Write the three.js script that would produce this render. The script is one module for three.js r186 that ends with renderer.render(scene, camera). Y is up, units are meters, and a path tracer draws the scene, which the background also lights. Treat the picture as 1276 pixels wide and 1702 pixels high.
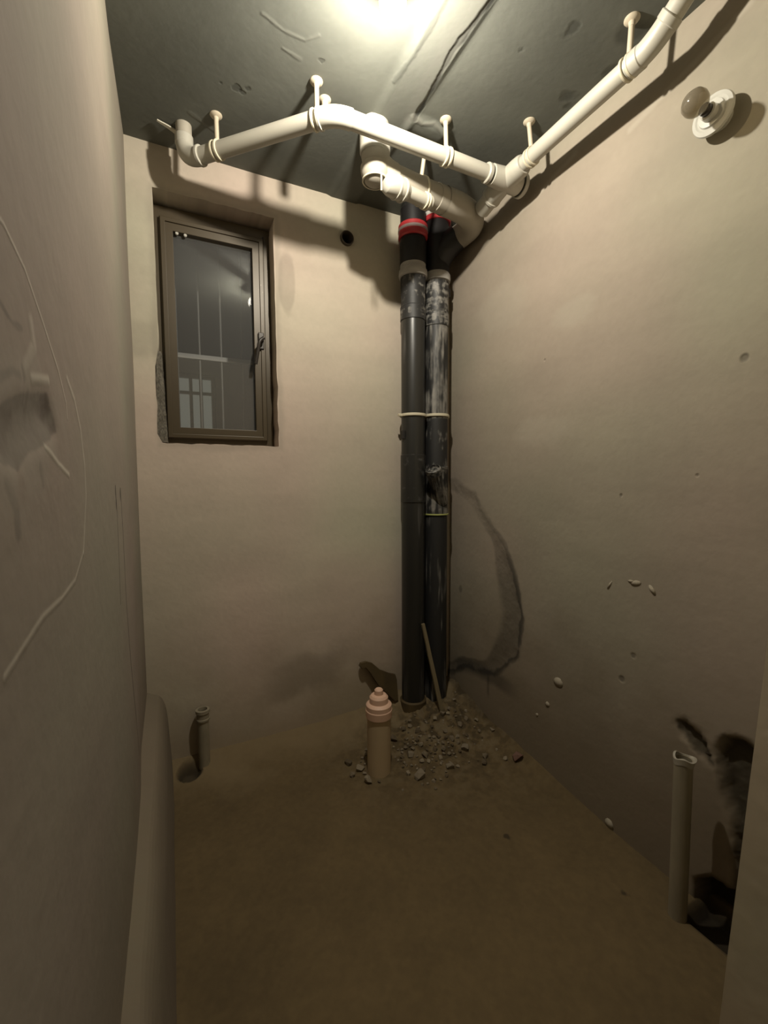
import * as THREE from 'three';
import { mergeGeometries, mergeVertices, toCreasedNormals } from 'three/addons/utils/BufferGeometryUtils.js';
import { ConvexGeometry } from 'three/addons/geometries/ConvexGeometry.js';
import { RoundedBoxGeometry } from 'three/addons/geometries/RoundedBoxGeometry.js';

// ---------------------------------------------------------------- camera, sky, light, exposure
const W = 1.386, H = 2.4, ZF = 1.5, ZEND = 2.7;          // room width, ceiling height, front partition, end of the hall behind the camera
const BULB = [-0.762, 2.316, 0.869];
const LAMP_CD = 3.6, LAMP_COLOR = new THREE.Color().setRGB(1, 0.925, 0.785);
const scene = new THREE.Scene();
scene.background = new THREE.Color().setRGB(0.020, 0.021, 0.022);
const camera = new THREE.PerspectiveCamera(2 * Math.atan(851 / 725.5) * 180 / Math.PI, 1276 / 1702, 0.02, 60);
camera.position.set(-1.2814, 1.17, 1.8754);
{
  const yaw = 0.4527, pitch = -0.0716, roll = 0.0049;
  camera.rotation.order = 'YXZ';
  camera.rotation.set(pitch, -yaw, -roll);
}
const renderer = new THREE.WebGLRenderer({ antialias: true });
renderer.toneMapping = THREE.LinearToneMapping;
renderer.toneMappingExposure = 1.0;
renderer.shadowMap.enabled = true;

// ---------------------------------------------------------------- helpers
const V = (x, y, z) => new THREE.Vector3(x, y, z);
let rs = 12345;
const rnd = () => { rs = (rs + 0x6d2b79f5) | 0; let t = Math.imul(rs ^ (rs >>> 15), 1 | rs); t = (t + Math.imul(t ^ (t >>> 7), 61 | t)) ^ t; return ((t ^ (t >>> 14)) >>> 0) / 4294967296; };
const clamp = (x, a = 0, b = 1) => Math.min(b, Math.max(a, x));
const sstep = (a, b, x) => { const t = clamp((x - a) / (b - a)); return t * t * (3 - 2 * t); };
const mix = (a, b, t) => a + (b - a) * t;
function hash2(x, y) { let h = Math.imul(x, 374761393) + Math.imul(y, 668265263); h = Math.imul(h ^ (h >>> 13), 1274126177); return ((h ^ (h >>> 16)) >>> 0) / 4294967296; }
function vnoise(x, y) {
  const xi = Math.floor(x), yi = Math.floor(y), fx = x - xi, fy = y - yi, u = fx * fx * (3 - 2 * fx), v = fy * fy * (3 - 2 * fy);
  const a = hash2(xi, yi), b = hash2(xi + 1, yi), c = hash2(xi, yi + 1), d = hash2(xi + 1, yi + 1);
  return a + (b - a) * u + (c - a) * v + (a - b - c + d) * u * v;
}
function fbm(x, y, o = 4) { let s = 0, a = 0.5, n = 0; for (let i = 0; i < o; i++) { s += a * vnoise(x, y); n += a; a *= 0.5; x = x * 2.03 + 17.1; y = y * 2.03 + 5.7; } return s / n; }
function polyDist(pts, x, y, closed = false) {
  let best = 1e9;
  for (let i = 0; i < pts.length - (closed ? 0 : 1); i++) {
    const [ax, ay] = pts[i], [bx, by] = pts[(i + 1) % pts.length], dx = bx - ax, dy = by - ay;
    const t = clamp(((x - ax) * dx + (y - ay) * dy) / (dx * dx + dy * dy || 1));
    const d = Math.hypot(x - ax - dx * t, y - ay - dy * t);
    if (d < best) best = d;
  }
  return best;
}
function inPoly(pts, x, y) {
  let c = false;
  for (let i = 0, j = pts.length - 1; i < pts.length; j = i++) {
    const [xi, yi] = pts[i], [xj, yj] = pts[j];
    if ((yi > y) !== (yj > y) && x < ((xj - xi) * (y - yi)) / (yj - yi) + xi) c = !c;
  }
  return c;
}
const sd = (pts, x, y) => (inPoly(pts, x, y) ? -1 : 1) * polyDist(pts, x, y, true);
const near = (pts, x, y, m) => { let a = 1e9, b = -1e9, c = 1e9, d = -1e9; for (const [p, q] of pts) { a = Math.min(a, p); b = Math.max(b, p); c = Math.min(c, q); d = Math.max(d, q); } return x > a - m && x < b + m && y > c - m && y < d + m; };
const toS = (l) => Math.round(255 * (l <= 0.0031308 ? 12.92 * l : 1.055 * Math.pow(l, 1 / 2.4) - 0.055));

// A surface's own colour (linear albedo) and fine relief, computed over (u, v) in metres. shade(u, v, out): out = [r, g, b, height in mm]
function surface(w, h, step, shade, rough = 0.92, range = 12) {
  const nx = Math.round(w / step), ny = Math.round(h / step), col = new Uint8Array(nx * ny * 4), hgt = new Uint8Array(nx * ny * 4), out = [0, 0, 0, 0];
  for (let j = 0; j < ny; j++) for (let i = 0; i < nx; i++) {
    shade((i + 0.5) * w / nx, (j + 0.5) * h / ny, out);
    const o = (j * nx + i) * 4, b = Math.round(255 * clamp(0.5 + out[3] / range));
    col[o] = toS(clamp(out[0])); col[o + 1] = toS(clamp(out[1])); col[o + 2] = toS(clamp(out[2])); col[o + 3] = 255;
    hgt[o] = hgt[o + 1] = hgt[o + 2] = b; hgt[o + 3] = 255;
  }
  const tex = (d, srgb) => { const t = new THREE.DataTexture(d, nx, ny); t.magFilter = t.minFilter = THREE.LinearFilter; t.wrapS = t.wrapT = THREE.ClampToEdgeWrapping; if (srgb) t.colorSpace = THREE.SRGBColorSpace; t.needsUpdate = true; return t; };
  return new THREE.MeshStandardMaterial({ map: tex(col, true), bumpMap: tex(hgt, false), bumpScale: range / 1000, roughness: rough });
}
// A slab: front face gridded and displaced along N, with a flat back and closed sides. uv 0..1 over the front.
function slab(O, U, Vv, w, h, nu, nv, thick, disp) {
  const N = new THREE.Vector3().crossVectors(U, Vv), pos = [], uv = [], idx = [], p = V(0, 0, 0);
  const push = (u, v, d) => { p.copy(O).addScaledVector(U, u).addScaledVector(Vv, v).addScaledVector(N, d); pos.push(p.x, p.y, p.z); uv.push(u / w, v / h); };
  for (let j = 0; j <= nv; j++) for (let i = 0; i <= nu; i++) push(i * w / nu, j * h / nv, disp(i * w / nu, j * h / nv));
  const at = (i, j) => j * (nu + 1) + i;
  for (let j = 0; j < nv; j++) for (let i = 0; i < nu; i++) idx.push(at(i, j), at(i + 1, j), at(i + 1, j + 1), at(i, j), at(i + 1, j + 1), at(i, j + 1));
  const front = new THREE.BufferGeometry();
  front.setAttribute('position', new THREE.Float32BufferAttribute(pos, 3)); front.setAttribute('uv', new THREE.Float32BufferAttribute(uv, 2)); front.setIndex(idx); front.computeVertexNormals();
  // back box with its front face left open
  const b = [[0, 0], [w, 0], [w, h], [0, h]], bp = [], bi = [], bu = [];
  const edge = (u, v, d) => { p.copy(O).addScaledVector(U, u).addScaledVector(Vv, v).addScaledVector(N, d); bp.push(p.x, p.y, p.z); bu.push(u / w, v / h); };
  for (let k = 0; k < 4; k++) {
    const [a, c] = [b[k], b[(k + 1) % 4]], n = bp.length / 3;
    edge(...a, -thick); edge(...c, -thick); edge(...c, disp(...c)); edge(...a, disp(...a));
    bi.push(n, n + 1, n + 2, n, n + 2, n + 3);
  }
  const n = bp.length / 3; for (const q of b) edge(...q, -thick);
  bi.push(n, n + 2, n + 1, n, n + 3, n + 2);
  const back = new THREE.BufferGeometry();
  back.setAttribute('position', new THREE.Float32BufferAttribute(bp, 3)); back.setAttribute('uv', new THREE.Float32BufferAttribute(bu, 2)); back.setIndex(bi);
  const flat = back.toNonIndexed(); flat.computeVertexNormals();
  return mergeGeometries([front.toNonIndexed(), flat]);
}
const used = {};
const numbered = (n) => { const k = (used[n] = (used[n] ?? -1) + 1); return k ? `${n}_${String(k).padStart(3, '0')}` : n; };
const shadowed = (m) => { m.castShadow = m.receiveShadow = true; return m; };
function structure(name, geo, mat) { const m = shadowed(new THREE.Mesh(geo, mat)); m.name = name; m.userData.kind = 'structure'; scene.add(m); return m; }
function thing(name, label, category, [x, y, z], group) {
  const g = new THREE.Group(); g.name = numbered(name); g.position.set(x, y, z); g.userData = { label, category }; if (group) g.userData.group = group;
  scene.add(g); return g;
}
// adds a part whose geometry is given in room coordinates
function part(parent, name, geo, mat, label) {
  const m = shadowed(new THREE.Mesh(geo, mat)); m.name = name; if (label) m.userData.label = label;
  const o = V(0, 0, 0); for (let q = parent; q; q = q.parent) o.add(q.position);
  geo.translate(-o.x, -o.y, -o.z); parent.add(m); return m;
}
const A = (p) => (p.isVector3 ? p : V(...p));
const crease = (g, a) => { g.scale(1000, 1000, 1000); const c = toCreasedNormals(g, a); c.scale(0.001, 0.001, 0.001); return c; };
// lathed profile [[radius, distance], ...] from a towards b
function lathe(a, b, prof, seg = 64) {
  a = A(a); b = A(b);
  const g = new THREE.LatheGeometry(prof.map(([r, t]) => new THREE.Vector2(r, t)), seg);
  g.applyQuaternion(new THREE.Quaternion().setFromUnitVectors(V(0, 1, 0), b.clone().sub(a).normalize())); g.translate(a.x, a.y, a.z);
  return crease(g, 0.6);
}
// hollow pipe with a wall
function pipe(a, b, r, wall = 0.003, seg = 64) { const L = A(a).distanceTo(A(b)); return lathe(a, b, [[r - wall, 0], [r, 0], [r, L], [r - wall, L], [r - wall, 0]], seg); }
// raised ring around a pipe at p, axis direction d
function ring(p, d, r, w, lift = 0.003) {
  p = A(p); d = A(d).clone().normalize(); const a = p.clone().addScaledVector(d, -w / 2), b = p.clone().addScaledVector(d, w / 2), c = Math.min(lift, w / 3);
  return lathe(a, b, [[r - 0.001, 0], [r + lift - c * 0.5, 0], [r + lift, c * 0.5], [r + lift, w - c * 0.5], [r + lift - c * 0.5, w], [r - 0.001, w]]);
}
function bend(pts, r, seg = 36, rad = 64) {
  const c = pts.length === 3 ? new THREE.QuadraticBezierCurve3(...pts.map(A)) : new THREE.CatmullRomCurve3(pts.map(A));
  return new THREE.TubeGeometry(c, seg, r, rad, false);
}
const rod = (a, b, r, seg = 14) => { const L = A(a).distanceTo(A(b)); return lathe(a, b, [[0, 0], [r, 0], [r, L], [0, L]], seg); };
const box = (x0, x1, y0, y1, z0, z1, r = 0.002) => { const g = new RoundedBoxGeometry(x1 - x0, y1 - y0, z1 - z0, 2, r); g.translate((x0 + x1) / 2, (y0 + y1) / 2, (z0 + z1) / 2); return g; };

// ---------------------------------------------------------------- materials
const M = {};
const mat = (name, o) => (M[name] = new THREE.MeshStandardMaterial(o));
function grain(w, h, f, srgb = true) {       // small tiling noise textures for objects
  const d = new Uint8Array(w * h * 4);
  for (let j = 0; j < h; j++) for (let i = 0; i < w; i++) { const c = f(i / w, j / h), o = (j * w + i) * 4; for (let k = 0; k < 3; k++) d[o + k] = srgb ? toS(clamp(c[k])) : Math.round(255 * clamp(c[k])); d[o + 3] = 255; }
  const t = new THREE.DataTexture(d, w, h); t.magFilter = t.minFilter = THREE.LinearFilter; t.wrapS = t.wrapT = THREE.RepeatWrapping; if (srgb) t.colorSpace = THREE.SRGBColorSpace; t.needsUpdate = true; return t;
}
const wrapN = (u, v, fu, fv, o = 4) => { const k = sstep(0.8, 1, u); return mix(fbm(u * fu, v * fv, o), fbm((u - 1) * fu, v * fv, o), k); };
M.pvc = new THREE.MeshPhysicalMaterial({ color: 0xffffff, roughness: 0.42, clearcoat: 0.15, clearcoatRoughness: 0.4,
  map: grain(256, 256, (u, v) => { const n = wrapN(u, v, 5, 9), s = 0.94 + 0.08 * n; return [0.42 * s, 0.40 * s, 0.34 * s]; }) });
mat('pvcDustAndShade', { color: 0xffffff, roughness: 0.62, map: grain(256, 256, (u, v) => { const n = wrapN(u, v + 3, 6, 8), s = 0.85 + 0.2 * n; return [0.36 * s, 0.33 * s, 0.27 * s]; }) });  // dusty tone, also the painted shade of the soil pipe run
mat('pvcGrimy', { color: 0xffffff, roughness: 0.7, map: grain(256, 256, (u, v) => { const n = wrapN(u, v + 5, 6, 24), s = 0.75 + 0.4 * n; return [0.27 * s, 0.235 * s, 0.165 * s]; }) });
mat('pvcCream', { color: 0xffffff, roughness: 0.55, map: grain(256, 256, (u, v) => { const n = wrapN(u, v + 8, 5, 10), s = 0.86 + 0.2 * n; return [0.52 * s, 0.40 * s, 0.25 * s]; }) });
mat('capPink', { color: new THREE.Color().setRGB(0.68, 0.45, 0.33), roughness: 0.5 });
mat('strap', { color: new THREE.Color().setRGB(0.56, 0.51, 0.38), roughness: 0.5 });
mat('hanger', { color: new THREE.Color().setRGB(0.47, 0.41, 0.31), roughness: 0.5 });
mat('red', { color: new THREE.Color().setRGB(0.42, 0.035, 0.04), roughness: 0.4 });
mat('whiteTape', { color: new THREE.Color().setRGB(0.6, 0.57, 0.52), roughness: 0.5 });
mat('greenGasket', { color: new THREE.Color().setRGB(0.36, 0.38, 0.12), roughness: 0.6 });
mat('darkMetal', { color: new THREE.Color().setRGB(0.035, 0.03, 0.026), roughness: 0.4, metalness: 0.3 });
mat('rubber', { color: new THREE.Color().setRGB(0.010, 0.009, 0.009), roughness: 0.5 });
M.black = new THREE.MeshPhysicalMaterial({ color: 0xffffff, roughness: 0.36, clearcoat: 0.2, clearcoatRoughness: 0.3,
  map: grain(256, 1024, (u, v) => { const d = sstep(0.62, 0.85, wrapN(u, v, 14, 30)) * 0.05 + 0.016; return [d, d * 0.98, d * 0.92]; }) });
const scuffed = (dust) => new THREE.MeshStandardMaterial({ color: 0xffffff, roughness: 0.55,
  map: grain(256, 1024, (u, v) => { const a = wrapN(u, v, 7, 26, 5), b = wrapN(u, v + 5, 24, 14, 4), k = sstep(dust, dust + 0.22, 0.5 * a + 0.5 * b) * (0.35 + 0.65 * wrapN(u, v + 9, 40, 120, 3)); return [mix(0.016, 0.30, k), mix(0.016, 0.285, k), mix(0.016, 0.255, k)]; }) });
M.blackScuffed = scuffed(0.43); M.blackDusty = scuffed(0.54);
mat('greyCollar', { color: 0xffffff, roughness: 0.7, map: grain(128, 64, (u, v) => { const s = 0.7 + 0.5 * wrapN(u, v, 12, 8); return [0.34 * s, 0.325 * s, 0.30 * s]; }) });
M.alu = new THREE.MeshPhysicalMaterial({ color: new THREE.Color().setRGB(0.058, 0.042, 0.021), roughness: 0.42, metalness: 0.15 });
mat('wood', { color: 0xffffff, roughness: 0.8, map: grain(64, 512, (u, v) => { const s = 0.75 + 0.5 * fbm(u * 18, v * 5, 4); return [0.20 * s, 0.16 * s, 0.09 * s]; }) });
mat('brownBoard', { color: 0xffffff, roughness: 0.75, map: grain(64, 256, (u, v) => { const s = 0.6 + 0.8 * fbm(u * 9, v * 6, 4); return [0.075 * s, 0.05 * s, 0.018 * s]; }) });
mat('porcelain', { color: new THREE.Color().setRGB(0.50, 0.49, 0.44), roughness: 0.22 });

// ---------------------------------------------------------------- shell
const PL = { back: [0.50, 0.43, 0.345], left: [0.235, 0.200, 0.158], right: [0.315, 0.277, 0.214], front: [0.52, 0.46, 0.33] };  // one plaster, toned per wall so the colour carries lens falloff
function plasterBase(u, v, s, out, plaster) {
  const big = fbm(u * 1.6 + s, v * 1.6, 3), mid = fbm(u * 6 + s, v * 6 + 3, 4), fine = fbm(u * 60 + s, v * 60, 3), sw = fbm(u * 3 + s + 0.6 * mid, v * 14 + 9, 3);
  const k = 0.80 + 0.20 * big + 0.12 * mid + 0.07 * (fine - 0.5) + 0.12 * (sw - 0.5), g = fbm(u * 2.2 + 40 + s, v * 2.2, 2) - 0.5;
  out[0] = plaster[0] * k * (1 - 0.14 * g); out[1] = plaster[1] * k * (1 + 0.05 * g); out[2] = plaster[2] * k * (1 - 0.06 * g);
  out[3] = 1.6 * (mid - 0.5) + 0.55 * (fine - 0.5) + 0.9 * (sw - 0.5);
}
const tint = (out, r, g, b, k) => { out[0] = mix(out[0], r, k); out[1] = mix(out[1], g, k); out[2] = mix(out[2], b, k); };
const dark = (out, k) => { out[0] *= k; out[1] *= k; out[2] *= k; };
const wave = (u, v, s) => 0.008 * (fbm(u * 1.3 + s, v * 1.3, 3) - 0.5);

// back wall with the window opening
const WX0 = -1.305, WX1 = -0.863, WY0 = 1.317, WY1 = 2.245, BT = 0.2;
{
  const s = new THREE.Shape([[-W - 0.25, -0.2], [0.25, -0.2], [0.25, H + 0.15], [-W - 0.25, H + 0.15]].map((p) => new THREE.Vector2(...p)));
  const hole = [], jag = (x, y) => hole.push(new THREE.Vector2(x, y)), n = 26;
  for (let i = 0; i < n; i++) jag(WX0 + (WX1 - WX0) * i / n, WY0 + 0.004 * (rnd() - 0.5));
  for (let i = 0; i < n; i++) { const t = i / n; jag(WX1 + 0.005 * (rnd() - 0.5) * (t < 0.35 ? 1.2 : 0.3) - 0.006 * t, WY0 + (WY1 - WY0) * t); }
  for (let i = 0; i < n; i++) jag(WX1 + (WX0 - WX1) * i / n, WY1 + 0.003 * (rnd() - 0.5));
  for (let i = 0; i < n; i++) { const t = 1 - i / n; jag(WX0 - 0.014 * sstep(0.42, 0.30, t) + 0.005 * (rnd() - 0.5) * (t < 0.5 ? 1 : 0.3), WY0 + (WY1 - WY0) * t); }
  s.holes.push(new THREE.Path(hole.reverse()));
  const sleeve = new THREE.Path(); sleeve.absarc(-0.547, 2.234, 0.030, 0, Math.PI * 2, true); s.holes.push(sleeve);
  const g = new THREE.ExtrudeGeometry(s, { depth: BT, bevelEnabled: false, curveSegments: 24 });
  g.translate(0, 0, -BT);
  const p = g.attributes.position, uv = g.attributes.uv;
  for (let i = 0; i < p.count; i++) uv.setXY(i, (p.getX(i) + W) / W, p.getY(i) / H);
  const m = surface(W, H, 0.002, (u, v, o) => {
    plasterBase(u, v, 3, o, PL.back);
    const x = u - W, n = fbm(u * 7, v * 7, 4) - 0.5;
    // brown damp band rising from the floor
    const damp = sstep(0.62, 0.05, v + 0.35 * n + 0.05 * Math.sin(u * 4));
    tint(o, 0.27, 0.205, 0.118, 0.55 * damp);
    const d2 = Math.hypot((x + 0.77) / 0.9, (v - 0.28 - 0.35 * (x + 0.77)) / 1.0); if (d2 < 0.3) dark(o, 1 - 0.22 * sstep(0.16, 0.02, Math.abs(v - 0.30 - 0.3 * (x + 0.77)) + 0.3 * n) * sstep(0.3, 0.1, d2));
    // damp drip right of the window
    const dr = Math.hypot((x + 0.815) / 0.032, (v - 1.98) / 0.13); dark(o, 1 - 0.20 * sstep(1.1, 0.7, dr + n));
    // scraped patches left of the window and round the reveal
    const ex = Math.max(WX0 - x, x - WX1, WY0 - v, v - WY1); if (ex > 0) { const e = sstep(0.03, 0.004, ex + 0.03 * n); tint(o, 0.26, 0.235, 0.19, 0.35 * e); }
    if (x < WX0) dark(o, 1 - 0.12 * sstep(0.08, 0.02, Math.abs(v - 1.69) + 0.2 * n));
  });
  structure('wall_back', g, m);
}
// right wall, u = z, v = y
const PATCH = [[-0.05, 1.16], [0.05, 1.15], [0.2, 1.084], [0.268, 1.003], [0.40, 0.884], [0.462, 0.764], [0.52, 0.603], [0.49, 0.44], [0.356, 0.31], [0.152, 0.26], [0.05, 0.20], [-0.05, 0.15]];
const BREAK1 = [[1.160, 0.48], [1.182, 0.482], [1.212, 0.468], [1.236, 0.44], [1.252, 0.405], [1.236, 0.408], [1.205, 0.43], [1.178, 0.44]];
const BREAK2 = [[1.262, 0.45], [1.275, 0.495], [1.31, 0.505], [1.35, 0.49], [1.36, 0.40], [1.345, 0.33], [1.335, 0.30], [1.345, 0.10], [1.318, 0.10], [1.312, 0.28], [1.285, 0.34]];
const BREAK3 = [[1.235, -0.05], [1.235, 0.05], [1.27, 0.085], [1.40, 0.10], [1.42, -0.05]];
{
  const disp = (z, y) => {
    let h = wave(z, y, 11);
    if (z < 0.7 && y < 1.3) { const d = sd(PATCH, z, y) + 0.03 * (fbm(z * 14, y * 14, 3) - 0.5); h += -0.007 * sstep(0.03, -0.02, d); }
    if (z > 1.1 && y < 0.6) {
      const n = 0.012 * (fbm(z * 50, y * 50, 3) - 0.5);
      h -= 0.018 * sstep(0.006, -0.006, sd(BREAK1, z, y) + n) + 0.03 * sstep(0.008, -0.012, sd(BREAK2, z, y) + n) + 0.07 * sstep(0.012, -0.012, sd(BREAK3, z, y) + n);
    }
    return h;
  };
  const g = slab(V(0, -0.1, -0.1), V(0, 0, 1), V(0, 1, 0), ZEND + 0.1, H + 0.2, 224, 200, 0.2, (u, v) => disp(u - 0.1, v - 0.1));
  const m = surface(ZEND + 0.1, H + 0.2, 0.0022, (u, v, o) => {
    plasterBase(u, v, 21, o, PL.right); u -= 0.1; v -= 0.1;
    const n = fbm(u * 8, v * 8, 4) - 0.5, nf = fbm(u * 30, v * 30, 3) - 0.5;
    tint(o, 0.15, 0.113, 0.066, 0.7 * sstep(0.8, 0.1, v + 0.3 * n));
    if (u < 0.75 && v < 1.3) {
      const d = sd(PATCH, u, v) + 0.035 * n, lower = sstep(1.05, 0.7, v);
      const wide = mix(0.035, 0.135, sstep(0.27, 0.40, u) * sstep(1.0, 0.72, v)), band = sstep(-wide, -wide * 0.6, d) * sstep(0.045, 0.015, d), rim = sstep(0.016, 0.004, Math.abs(d - 0.02) + 0.03 * nf);
      dark(o, 1 - 0.42 * band * (0.25 + 0.75 * lower) - 0.34 * rim * (0.25 + 0.75 * lower)); o[3] += 3 * nf * band;
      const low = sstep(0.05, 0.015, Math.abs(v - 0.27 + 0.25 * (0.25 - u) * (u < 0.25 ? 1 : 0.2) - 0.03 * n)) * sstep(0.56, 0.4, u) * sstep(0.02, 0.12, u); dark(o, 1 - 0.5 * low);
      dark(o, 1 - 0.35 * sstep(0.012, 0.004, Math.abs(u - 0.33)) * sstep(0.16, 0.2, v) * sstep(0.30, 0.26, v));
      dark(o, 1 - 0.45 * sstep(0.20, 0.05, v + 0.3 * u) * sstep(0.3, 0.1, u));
      const g2 = Math.hypot(u - 0.1, (v - 0.62) * 0.8); if (g2 < 0.03) dark(o, 1 - 0.35 * sstep(0.02, 0.006, g2 + 0.02 * nf));
    }
    if (u > 1.1 && v < 0.6) {
      const k = Math.max(sstep(0.012, -0.006, sd(BREAK1, u, v) + 0.03 * nf) * 0.85, sstep(0.02, -0.012, sd(BREAK2, u, v) + 0.02 * nf) * 0.92, sstep(0.02, -0.006, sd(BREAK3, u, v) + 0.02 * nf) * 0.96);
      tint(o, 0.035, 0.027, 0.014, k); o[3] += 7 * nf * k;
    }
    for (const [a, b, c, e] of [[0.767, 1.753, 0.10, 0.05], [0.35, 1.9, 0.16, 0.1], [0.62, 1.36, 0.14, 0.06]]) { const q = Math.hypot((u - a) / c, (v - b) / e); if (q < 1.4) { tint(o, 0.40, 0.36, 0.29, 0.30 * sstep(1.2, 0.5, q + 1.2 * n)); } }
    // curved trowel sweeps near the ceiling
    for (const p of [[[0.08, 2.15], [0.3, 2.215], [0.55, 2.235], [0.75, 2.28]], [[0.95, 2.22], [1.1, 2.26], [1.25, 2.30]]]) if (near(p, u, v, 0.05)) { const d = polyDist(p, u, v); tint(o, 0.42, 0.38, 0.31, 0.35 * sstep(0.016, 0.002, d)); o[3] += 1.2 * sstep(0.02, 0.0, d); }
    for (const [a, b, r] of [[1.276, 1.468, 0.012], [1.02, 0.62, 0.012], [0.985, 0.53, 0.014], [0.63, 1.62, 0.006], [1.18, 1.18, 0.006], [0.96, 1.12, 0.007]]) { const q = Math.hypot(u - a, v - b); if (q < 0.03) { dark(o, 1 - 0.4 * sstep(r, r * 0.4, q + 0.02 * nf)); o[3] -= 2 * sstep(r, r * 0.4, q); } }
  });
  const wall = structure('wall_right', g, m);
  const splatMat = mat('splat', { color: new THREE.Color().setRGB(0.34, 0.30, 0.23), roughness: 0.85 });
  for (const [z, y, a, b, rot] of [[0.731, 0.411, 0.022, 0.018, 0.3], [0.683, 0.304, 0.010, 0.010, 0], [1.018, 0.85, 0.017, 0.008, 0.2], [1.002, 0.853, 0.010, 0.004, 0], [1.07, 0.84, 0.016, 0.006, -0.9], [0.959, 0.019, 0.016, 0.016, 0], [0.632, 0.237, 0.006, 0.006, 0], [0.93, 0.825, 0.016, 0.003, 1.1]]) {
    const sp = new THREE.IcosahedronGeometry(1, 3), p = sp.attributes.position;
    for (let i = 0; i < p.count; i++) { const q = V(p.getX(i), p.getY(i), p.getZ(i)), k = 0.8 + 0.45 * fbm(q.x * 2 + z * 40, q.y * 2 + q.z + y * 30, 3); p.setXYZ(i, q.x * a * k, q.y * b * k, q.z * 0.004); }
    sp.rotateZ(rot); sp.rotateY(-Math.PI / 2); sp.translate(disp(z, y) * -1 - 0.0005, y, z);
    part(wall, 'plaster_splat', mergeVertices(sp), splatMat); sp.computeVertexNormals();
  }
}
// left wall, u = ZEND - z
const LHOLE = [[1.56, 1.20], [1.499, 1.212], [1.484, 1.223], [1.449, 1.237], [1.378, 1.252], [1.350, 1.254], [1.329, 1.240], [1.315, 1.221], [1.378, 1.202], [1.417, 1.194], [1.452, 1.180], [1.478, 1.183], [1.503, 1.188]];
{
  const disp = (z, y) => {
    let h = wave(z, y, 31) - 0.006 * sstep(0.62, 0.35, z);
    if (z > 1.2 && z < 1.65 && y > 1.1 && y < 1.35) h -= 0.006 * sstep(0.010, -0.022, sd(LHOLE, z, y));
    h += 0.05 * sstep(0.75, 0.0, y) * sstep(0.35, 0.9, z) * 0.25;
    return h;
  };
  const g = slab(V(-W, -0.1, ZEND), V(0, 0, -1), V(0, 1, 0), ZEND + 0.1, H + 0.2, 460, 380, 0.2, (u, v) => disp(ZEND - u, v - 0.1));
  const arcs = [[[[1.473, 1.357], [1.455, 1.358], [1.406, 1.347], [1.355, 1.320], [1.301, 1.288], [1.270, 1.259], [1.267, 1.242]], 0.0028, 0.42], [[[1.257, 1.288], [1.220, 1.270], [1.189, 1.237], [1.174, 1.191], [1.175, 1.151], [1.200, 1.105], [1.214, 1.080]], 0.006, 0.38],
    [[[1.214, 1.080], [1.269, 1.056], [1.337, 1.051], [1.407, 1.052], [1.508, 1.039]], 0.005, 0.38], [[[1.397, 1.307], [1.391, 1.288], [1.421, 1.263]], 0.010, 0.30], [[[1.403, 1.258], [1.347, 1.268]], 0.007, 0.5], [[[1.367, 1.203], [1.322, 1.189], [1.275, 1.178]], 0.005, 0.6]];
  const darks = [[[[1.477, 1.297], [1.449, 1.290], [1.424, 1.293]], 0.004], [[[1.483, 1.168], [1.464, 1.150], [1.463, 1.132]], 0.010], [[[1.391, 1.184], [1.384, 1.168]], 0.007], [[[1.486, 1.242], [1.453, 1.254], [1.436, 1.254]], 0.006], [[[1.43, 1.262], [1.425, 1.254]], 0.005]];
  const cracks = [[[[0.828, 1.160], [0.815, 1.103], [0.824, 0.914]], 0.004, 0.5], [[[0.726, 1.152], [0.712, 1.055], [0.712, 0.887], [0.672, 0.726], [0.571, 0.437]], 0.0055, 0.6]];
  const m = surface(ZEND + 0.1, H + 0.2, 0.0016, (u, v, o) => {
    const z = ZEND - u, y = v - 0.1;
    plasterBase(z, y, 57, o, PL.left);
    const n = fbm(z * 9, y * 9, 4) - 0.5;
    if (z > 1.1 && z < 1.6 && y > 1.0 && y < 1.4) {
      const nf = fbm(z * 60, y * 60, 3) - 0.5;
      for (const [p, w, k] of arcs) if (near(p, z, y, 0.03)) { const d = polyDist(p, z, y) + 0.25 * w * nf; tint(o, 0.40, 0.365, 0.30, k * 1.1 * sstep(w, w * 0.3, d)); o[3] += 0.8 * sstep(w, 0, d); }
      for (const [p, w] of darks) if (near(p, z, y, 0.03)) { const d = polyDist(p, z, y) + 0.8 * w * nf; dark(o, 1 - 0.28 * sstep(w, w * 0.2, d) * (0.5 + fbm(z * 45, y * 45, 2))); }
      const ho = sd(LHOLE, z, y) + 0.006 * nf; dark(o, 1 - (0.42 + 0.2 * n) * sstep(0.002, -0.002, ho)); o[3] += 0.8 * nf * sstep(0.0, -0.01, ho);
      tint(o, 0.28, 0.255, 0.21, 0.3 * sstep(0.06, 0.01, ho) * sstep(0.4, 0.6, fbm(z * 20, y * 24, 3)));
    }
    for (const [p, w, k] of cracks) if (near(p, z, y, 0.03)) { const d = polyDist(p, z, y) + 0.002 * n; dark(o, 1 - k * sstep(w, w * 0.3, d)); o[3] -= 3 * sstep(w, w * 0.3, d); }
    for (const [a, b] of [[0.828, 1.15], [0.823, 1.125], [0.735, 1.14]]) { const q = Math.hypot(z - a, (y - b) * 0.7); if (q < 0.03) dark(o, 1 - 0.65 * sstep(0.014, 0.006, q + 0.01 * n)); }
    tint(o, 0.15, 0.117, 0.072, 0.6 * sstep(0.8, 0.1, y + 0.25 * n));
  });
  structure('wall_left', g, m);
}
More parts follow.
